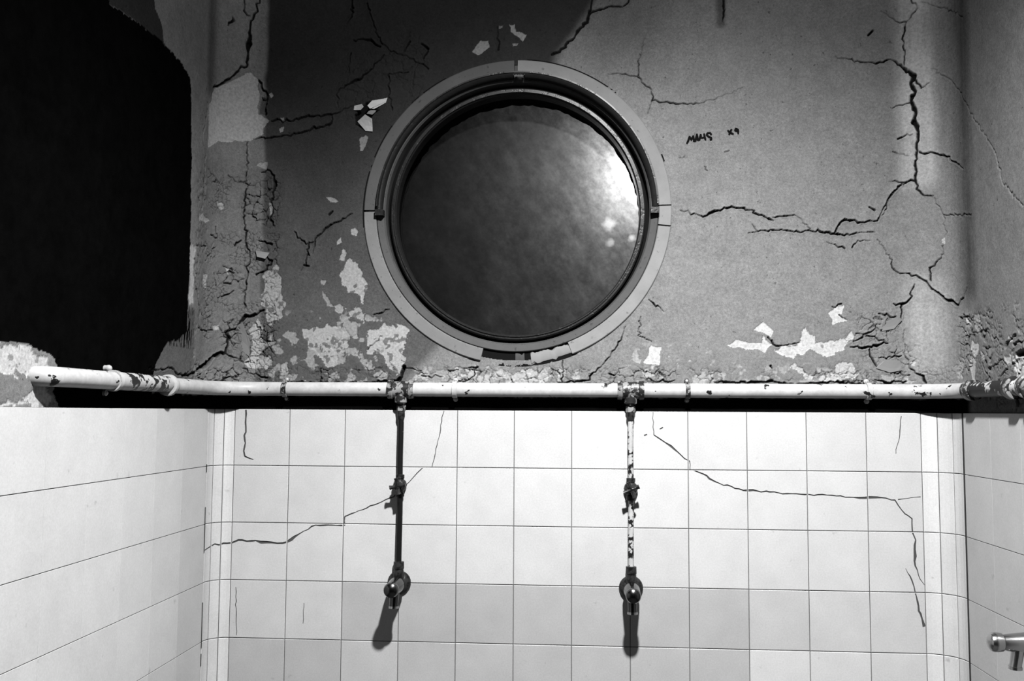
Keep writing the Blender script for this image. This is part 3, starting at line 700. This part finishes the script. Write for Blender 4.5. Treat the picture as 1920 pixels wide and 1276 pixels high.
# ------------------------------------------------------------------ porthole window
win = empty('window_1', (WC[0], 0, WC[2]), kind='structure', label='large round porthole window with dirty glass in the cracked wall', cat='window')
PANE_Y = 0.15
PANE_SPOTS = [((1141, 421), .020), ((1184, 446), .012), ((1144, 455), .013)]
M_PANE = make_pane()
def ringseg(name, a0, a1, prof, m, parent, n=None, jag=None, **kw):
    """sweep a closed (radius, y) profile round the porthole axis; angles in degrees, 0 = right, 90 = top"""
    full = abs(a1-a0) >= 359.9; n = n or max(6, int(abs(a1-a0)/2.5)); vs = []; fs = []; K = len(prof); cnt = n if full else n+1
    for i in range(cnt):
        a = math.radians(a0+(a1-a0)*i/n)
        for k, (r, y) in enumerate(prof):
            rr = r+(jag(i, k) if jag else 0); vs.append((rr*math.cos(a), y, rr*math.sin(a)))
    for i in range(n):
        for k in range(K):
            a = i*K+k; b = i*K+(k+1) % K; c = ((i+1) % cnt)*K+(k+1) % K; d = ((i+1) % cnt)*K+k; fs.append((a, b, c, d))
    if not full: fs.append(tuple(range(K))); fs.append(tuple((cnt-1)*K+k for k in range(K))[::-1])
    return link(name, sharp(mesh(name, vs, fs, m), 35), parent, **kw)
PX = 1/715.0
rO, rI = 294*PX, 270*PX
cas = [(rO, .02), (rO, .002), (rO-.002, 0), (rI+.002, 0), (rI, .002), (rI, .02)]
M_CASSHADE = make_wood('shaded_casing', 0.048); M_CASMID = make_wood('half_shaded_casing', 0.12); M_CASLOW = make_wood('part_shaded_casing', 0.10)  # darker casing copies, light falloff round the ring painted into them
for a0, a1, cm in ((91, 179.2, M_CASSHADE), (1.8, 89.6, M_CASMID), (-6, 1.3, M_CASING), (-68.5, -6.6, M_CASING), (180, 257.0, M_CASLOW)):
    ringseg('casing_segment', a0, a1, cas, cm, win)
ringseg('casing_bed', -104, -66, [(rO, .03), (rO, .012), (rI-.002, .012), (rI-.002, .03)], M_BLACK, win)
gap = [(rO+.0045, .03), (rO+.0045, .006), (rO-.004, .006), (rO-.004, .03)]
ringseg('shadow_gap', 0, 360, gap, M_BLACK, win)
# rough plaster fill where the casing has broken away
rj = random.Random(5)
fill = [(rO-.001, .02), (rO-.002, .004), (rO-.010, .002), (rI+.006, .003), (rI+.001, .02)]
ringseg('plaster_fill', -68.0, -84.0, fill, M_FLAKEG, win, n=14, jag=lambda i, k: rj.uniform(-.004, .003))
ringseg('broken_end', -86.5, -90.0, [(r-.004 if k < 3 else r, y+.006) for k, (r, y) in enumerate(fill)], M_FRAME, win, n=4, jag=lambda i, k: rj.uniform(-.004, .003))
r1, r2 = rI-.001, 253*PX
frm = [(r1, .06), (r1, .006), (r1-.002, .004), (r2+.004, .008), (r2, .013), (r2, .06)]
ringseg('frame_ring', 0, 360, frm, M_FRAME, win)
bead = [(r1-.001, .0), (r1-.002, -.009), (r1-.008, -.012), (r2+.010, -.010), (r2+.006, -.004), (r2+.006, .008)]
ringseg('stop_bead', 1.0, 86.5, bead, M_BEAD, win); ringseg('stop_bead', 91.5, 179.5, bead, M_BEAD, win)
ringseg('bead_clip', 87.0, 91.0, [(r, y-.002) for r, y in bead], M_FITTING, win)
lipp = [(r1-.0002, -.010), (r1-.0002, -.013), (r1-.004, -.013), (r1-.004, -.010)]
ringseg('bead_edge', 2, 178, lipp, M_BEAD, win)
for s in (-1, 1):
    b = box('pivot_block', (s*(r1-.010)-.011, -.014, -.012), (s*(r1-.010)+.011, .01, .004), M_BEAD, win)
r3, r4 = 247*PX, 235.5*PX
sash = [(r3, .075), (r3, .034), (r3-.004, .030), (r4+.005, .030), (r4, .036), (r4, .075)]
ringseg('sash_ring', 0, 360, sash, M_BEAD, win)
ringseg('sash_lip', 0, 360, [(r4+.006, .031), (r4+.006, .027), (r4+.003, .027), (r4+.003, .031)], M_BEAD, win)
ringseg('gap_seal', 0, 360, [(r2+.004, .055), (r2+.004, .045), (r3-.004, .045), (r3-.004, .055)], M_BLACK, win)
# black reveal and the pane with a ragged putty line
RP = r4+.010
ringseg('reveal', 0, 360, [(RP+.02, .07), (RP, .07), (RP-.001, PANE_Y), (RP+.02, PANE_Y+.02)], M_BLACK, win, n=144)
rp = random.Random(9); jj = [rp.uniform(-.0035, .0035) for _ in range(400)]
for i in range(1, 399): jj[i] = (jj[i-1]+jj[i]*2)/3
ringseg('putty', 0, 360, [(RP+.003, PANE_Y-.008), (RP-.004, PANE_Y-.003), (RP-.004, PANE_Y+.001), (RP+.003, PANE_Y+.001)], M_BLACK, win, n=180, jag=lambda i, k: jj[i] if k in (1, 2) else 0)
v, f = lathe([(0, RP+.002), (.003, RP+.002)], (0, 1, 0), (0, PANE_Y, 0), 96)
pane = link('pane', fixn(mesh('pane', v[:96], [tuple(range(96))], M_PANE)), win, label='scratched dirty glass, glowing at its right edge')

# ------------------------------------------------------------------ loose paint flakes and graffiti on the back wall
def flake(poly, lift, curl, m, parent=wall_back, name='paint_flake'):
    """small curled sheet: polygon in photo pixels, hinged on its first edge"""
    P = [at_plane_y(x, y, PY) for x, y in poly]; c = sum(P)/len(P)
    P = [Vector(p-c) for p in P]; base = (P[0]+P[1])/2; e = (P[1]-P[0]).normalized()
    far = max(((p-base)-e*(p-base).dot(e)).length for p in P); vs = []; fs = []
    bm = bmesh.new(); bv = [bm.verts.new(p) for p in P]; bm.faces.new(bv)
    bmesh.ops.triangulate(bm, faces=bm.faces[:]); bmesh.ops.subdivide_edges(bm, edges=bm.edges[:], cuts=2, use_grid_fill=True)
    for q in bm.verts:
        h = ((q.co-base)-e*(q.co-base).dot(e)).length/far; q.co.y -= .0035+lift*h**curl+rj.uniform(0, .0006)
    g = bmesh.ops.extrude_face_region(bm, geom=bm.faces[:])
    for q in g['geom']:
        if isinstance(q, bmesh.types.BMVert): q.co.y += .0012
    bmesh.ops.recalc_face_normals(bm, faces=bm.faces)
    me = bpy.data.meshes.new(name); bm.to_mesh(me); bm.free(); me.materials.append(m)
    return link(name, me, parent, loc=Vector(c))
FLAKES = [
 ([(727,184),(725,190),(696,207),(692,202),(700,192)], .016, 1.4, M_FLAKE), ([(726,186),(724,193),(703,206),(698,206)], .008, 1.6, M_FLAKE),
 ([(664,207),(665,199),(680,197),(684,203),(678,208)], .010, 1.4, M_FLAKE), ([(686,246),(699,247),(700,226),(688,219),(672,230)], .018, 1.5, M_FLAKE),
 ([(694,205),(706,208),(700,218),(690,216)], .012, 1.5, M_FLAKEG),
 ([(1652,621),(1676,616),(1690,600),(1684,594),(1662,603)], .004, 1.6, M_FLAKEG), ([(1642,690),(1668,698),(1690,694),(1686,676),(1660,674),(1648,680)], .004, 1.8, M_FLAKEG),
 ([(434,640),(468,668),(470,640),(458,605),(448,610)], .010, 1.6, M_FLAKEG), ([(410,690),(440,690),(432,672),(414,668)], .010, 1.5, M_FLAKEG),
 ([(480,470),(506,474),(500,486),(484,482)], .008, 1.5, M_FLAKEG), ([(372,440),(398,446),(392,462),(370,460)], .006, 1.5, M_FLAKEG),
 ([(365,712),(395,718),(412,700),(404,690),(380,694)], .006, 1.5, M_FLAKEG),
]
for p, l, c, m in FLAKES: flake(p, l, c, m)
def strokes(name, lines, wpx, m):
    """marker strokes lying on the plaster"""
    vs = []; fs = []
    for ln in lines:
        P = [Vector(at_plane_y(x, y, PY-.0042)) for x, y in ln]; Q = []
        for a, b in zip(P[:-1], P[1:]): Q += [a, a.lerp(b, .5)]
        Q.append(P[-1]); b0 = len(vs)
        for i, p in enumerate(Q):
            d = (Q[min(i+1, len(Q)-1)]-Q[max(i-1, 0)]).normalized(); n = Vector((-d.z, 0, d.x))*wpx*PX*.5*(1 if 0 < i < len(Q)-1 else .7)
            for q in (p+n, p-n):
                q.y = PY-float(relief(np.array([q.x-(PXL+PRL)]), np.array([q.z]))[0])-.0013; vs.append(q)
        for i in range(len(Q)-1): fs.append((b0+2*i, b0+2*i+1, b0+2*i+3, b0+2*i+2))
    return link(name, mesh(name, vs, fs, m), wall_back, label='small black handwritten scrawl')
def gz(pts): return [(1260+a/10.63, 220+b/10.63) for a, b in pts]
strokes('graffiti', [gz([(295,520),(330,450),(355,360)]), gz([(355,365),(385,450),(430,350)]), gz([(430,350),(440,470),(470,460),(500,315)]), gz([(500,315),(520,450),(550,440),(575,320)]),
                     gz([(575,320),(585,400),(640,395)]), gz([(640,310),(655,380),(675,450)]), gz([(790,345),(765,300),(710,305),(695,340),(730,375),(785,395),(790,430),(755,440)])], 4.0, M_BRUSH)
strokes('graffiti', [gz([(1110,245),(1160,290),(1235,325)]), gz([(1195,220),(1165,280),(1140,340)]), gz([(1325,235),(1275,215),(1260,250),(1300,265),(1320,225),(1325,325)])], 4.0, M_BRUSH)
strokes('graffiti', [gz([(1040,675),(1090,660),(1150,640)]), gz([(640,960),(680,970),(660,1010),(720,1050)])], 2.6, mat('faded_ink', .05, .9, 0, 0.0))

# ------------------------------------------------------------------ horizontal water pipe
PZ = 0.0535; PR = 0.0185; POUT = 0.0225
py_ = PY-POUT
pipe = empty('water_pipe', (0.9, py_, PZ), label='pale chipped water pipe running above the white tiles', cat='pipe')
def pl(p): return Vector(p)-Vector((0.9, py_, PZ))
xl = PXL+POUT; xr = PXR-POUT; BR = 0.13
def arc(cx, cy, r, a0, a1, n=14): return [(cx+r*math.cos(math.radians(a0+(a1-a0)*k/n)), cy+r*math.sin(math.radians(a0+(a1-a0)*k/n)), PZ) for k in range(n+1)]
tube_obj('pipe_run', [pl((x, py_, PZ)) for x in np.linspace(xl+BR, xr-BR, 40)], PR, M_PIPE, pipe)
tube_obj('elbow', [pl(p) for p in arc(xl+BR, py_-BR, BR, 90, 180)], PR, M_PIPE, pipe)
tube_obj('elbow', [pl(p) for p in arc(xr-BR, py_-BR, BR, 90, 0)], PR, M_PIPE, pipe)
def yl(px): return float(at_plane_x(px, 714, xl)[1])
def yr(px): return float(at_plane_x(px, 738, xr)[1])
yA, yB, yC = yl(318), yl(212), yl(100)
tube_obj('pipe_run', [pl((xl, y, PZ)) for y in np.linspace(py_-BR, yA, 5)], PR, M_PIPE, pipe)
tube_obj('peeled_run', [pl((xl, y, PZ+.002)) for y in np.linspace(yA, yB, 12)], PR*1.02, M_PEEL, pipe, label='section with paint peeled off in black patches')
tube_obj('pipe_run', [pl((xl, y, PZ+.002)) for y in np.linspace(yB, yC, 10)]+[pl((xl-.010, yC-.016, PZ+.002)), pl((xl-.03, yC-.022, PZ+.002))], PR, M_PIPE, pipe)
lathe_obj('coupling', [(-.016, PR+.001), (-.014, PR+.006), (-.004, PR+.007), (.004, PR+.004), (.016, PR+.001)], (0, 1, 0), pl((xl, yA, PZ)), M_PIPE, pipe)
yD, yE = yr(1826), yr(1903)
tube_obj('pipe_run', [pl((xr, y, PZ)) for y in np.linspace(py_-BR, min(yD, py_-BR-.01), 4)], PR, M_PIPE, pipe)
tube_obj('peeled_run', [pl((xr, y, PZ)) for y in np.linspace(yD, yE, 10)], PR*.98, M_PEELR, pipe, label='stretch stripped almost to black metal')
tube_obj('pipe_run', [pl((xr, y, PZ)) for y in np.linspace(yE, -1.1, 8)], PR, M_PEEL, pipe)
lathe_obj('coupling', [(-.014, PR+.001), (-.012, PR+.006), (.012, PR+.006), (.014, PR+.001)], (0, 1, 0), pl((xr, yD+.01, PZ)), M_FITTING, pipe)
lathe_obj('coupling', [(-.014, PR+.001), (-.012, PR+.007), (.012, PR+.007), (.014, PR+.001)], (0, 1, 0), pl((xr, yE, PZ)), M_FITTING, pipe)
def clip(p, ax, out, m, big=False):
    """saddle clip: ring strap with ears and a screw above and below"""
    c = lathe_obj('clip', [(-.006, PR+.0005), (-.006, PR+.0035), (.006, PR+.0035), (.006, PR+.0005)], ax, pl(p), m, pipe)
    o = Vector(out)
    for s in (-1, 1):
        q = pl(p)+Vector((0, 0, s*(PR+.007)))-o*(POUT-.007)
        e = lathe_obj('clip_ear', [(-.004, .001), (-.004, .0062), (.002, .0062), (.003, .001)], out, q, m, pipe, n=12)
        lathe_obj('screw', [(0, .0042), (.002, .0038), (.0034, .002)] if not (big and s > 0) else [(0, .0065), (.004, .007), (.008, .005), (.010, .002)], out, q+o*.002, M_SCREW, pipe, n=12)
for px in (535, 853, 1289, 1628):
    x = float(at_plane_y(px, 735, py_)[0]); clip((x, py_, PZ), (1, 0, 0), (0, -1, 0), M_PIPE if px in (853, 1628) else M_FITTING)
clip((xl, yB, PZ+.002), (0, 1, 0), (1, 0, 0), M_PIPE, True)

def tee(x, y, ax):
    o = Vector((0, -1, 0)) if ax[0] else Vector((-1, 0, 0))
    e = lathe_obj('tee', [(-.034, PR+.001), (-.034, PR+.006), (-.022, PR+.007), (-.020, PR+.0035), (.020, PR+.0035), (.022, PR+.007), (.034, PR+.006), (.034, PR+.001)], ax, pl((x, y, PZ)), M_FITTING, pipe, deg=30)
    lathe_obj('tee_branch', [(0, .017), (.030, .016), (.031, .012), (.0345, .012)], (0, 0, -1), pl((x, y, PZ-.004))+o*.001, M_FITTING, e)
# ------------------------------------------------------------------ drop pipes with push taps
def push_tap(loc, rotz, label, mdrop, seed, tee_z, group, chrome=None):
    M_C = chrome or M_CHROME
    r = random.Random(seed)
    t = empty('push_tap', loc, label=label, cat='tap', group=group); t.rotation_euler = (0, 0, rotz)
    yo = -.0125                 # drop pipe stand-off
    lathe_obj('union_nut', [(0, .010), (.001, .0125), (.016, .0125), (.018, .010)], (0, 0, -1), (0, yo, tee_z-.040), M_FITTING, t, n=6, deg=30)
    lathe_obj('union_sleeve', [(0, .010), (.014, .0105), (.022, .0085)], (0, 0, -1), (0, yo, tee_z-.057), M_DARK, t)
    vz = .252                            # stop valve height above the tap
    n = 30; pts = [(math.sin(k*.35+seed)*.0006, yo, tee_z-.05-(tee_z-.05-.05)*k/n) for k in range(n+1)]
    tube_obj('drop_pipe', pts, .0075, mdrop, t, 16)
    if not chrome:
        v = lathe_obj('stop_valve', [(-.030, .0085), (-.029, .0115), (-.018, .0115), (-.016, .0095), (-.010, .015), (0, .0185), (.010, .0155), (.016, .0095), (.018, .0115), (.027, .0115), (.028, .0085)], (0, 0, 1), (0, yo, vz), M_DARK, t, deg=30)
        lathe_obj('valve_bonnet', [(0, .010), (.016, .010), (.018, .012), (.024, .012), (.025, .006), (.034, .006)], (0, -1, 0), (0, yo-.004, vz), M_DARK, v, n=8, deg=30)
        hv = []; hf = []
        for a in range(4):
            ang = math.radians(45*0+90*a+12*seed); d = Vector((math.cos(ang), 0, math.sin(ang)))
            pv, pf = tube([Vector((0, yo-.034, vz)), Vector((0, yo-.034, vz))+d*.014, Vector((0, yo-.034, vz))+d*.021], [.0055, .0045, .006], 8)
            hf += [tuple(i+len(hv) for i in q) for q in pf]; hv += pv
        link('valve_handle', sharp(mesh('valve_handle', hv, hf, M_DARK), 50), v)
    # the tap itself
    lathe_obj('wall_flange', [(0, .030), (.003, .031), (.008, .029), (.014, .022), (.018, .016)], (0, -1, 0), (0, 0, 0), M_DARK, t)
    lathe_obj('inlet_nut', [(0, .009), (.001, .0135), (.018, .0140), (.020, .0125), (.040, .0145), (.050, .013)], (0, 0, -1), (0, yo, .056), M_DARK, t, n=20, deg=30)
    lathe_obj('tap_body', [(0, .015), (.012, .0165), (.030, .021), (.045, .0205), (.062, .0185), (.080, .0165), (.088, .015), (.090, .012)], (0, -1, 0), (0, -.006, 0), M_C, t, 28, 30)
    lathe_obj('push_button', [(0, .011), (.002, .0180), (.010, .0192), (.018, .0190), (.024, .0165), (.028, .011), (.030, .003)], (0, -1, 0), (0, -.095, 0), M_C, t, 28, 30)
    sv = [(0, -.066, -.006), (0, -.068, -.024), (0, -.071, -.040), (0, -.073, -.050)]
    s = tube_obj('spout', sv, [.0135, .0118, .0112, .0118], M_C, t, 20)
    lathe_obj('spout_ring', [(0, .0095), (0, .0128), (.006, .0128), (.006, .0095)], (0, -.05, -.999), (0, -.0722, -.046), M_CHROMEB, s, 20)
    return t
fl = at_plane_y(749, 1091, 0); fr = at_plane_y(1183, 1101, 0)
g = 'push taps on drop pipes'
tee(fl[0], py_, (1, 0, 0)); tee(fr[0], py_, (1, 0, 0))
push_tap((fl[0], 0, fl[2]), 0, 'push tap on a black drop pipe, under the left side of the porthole', M_DROPB, 1, PZ-fl[2], g)
push_tap((fr[0], 0, fr[2]), 0, 'push tap on a mottled drop pipe with pale worn patches', M_DROPW, 2, PZ-fr[2], g)
tp = at_plane_x(1851, 1203, XR-.125); ty, tz = float(tp[1]), float(tp[2])
tee(xr, ty, (0, 1, 0))
push_tap((XR, ty, tz), -math.pi/2, 'bright chrome push tap jutting from the right side wall', M_DROPW, 3, PZ-tz, g, M_CHROMEB)
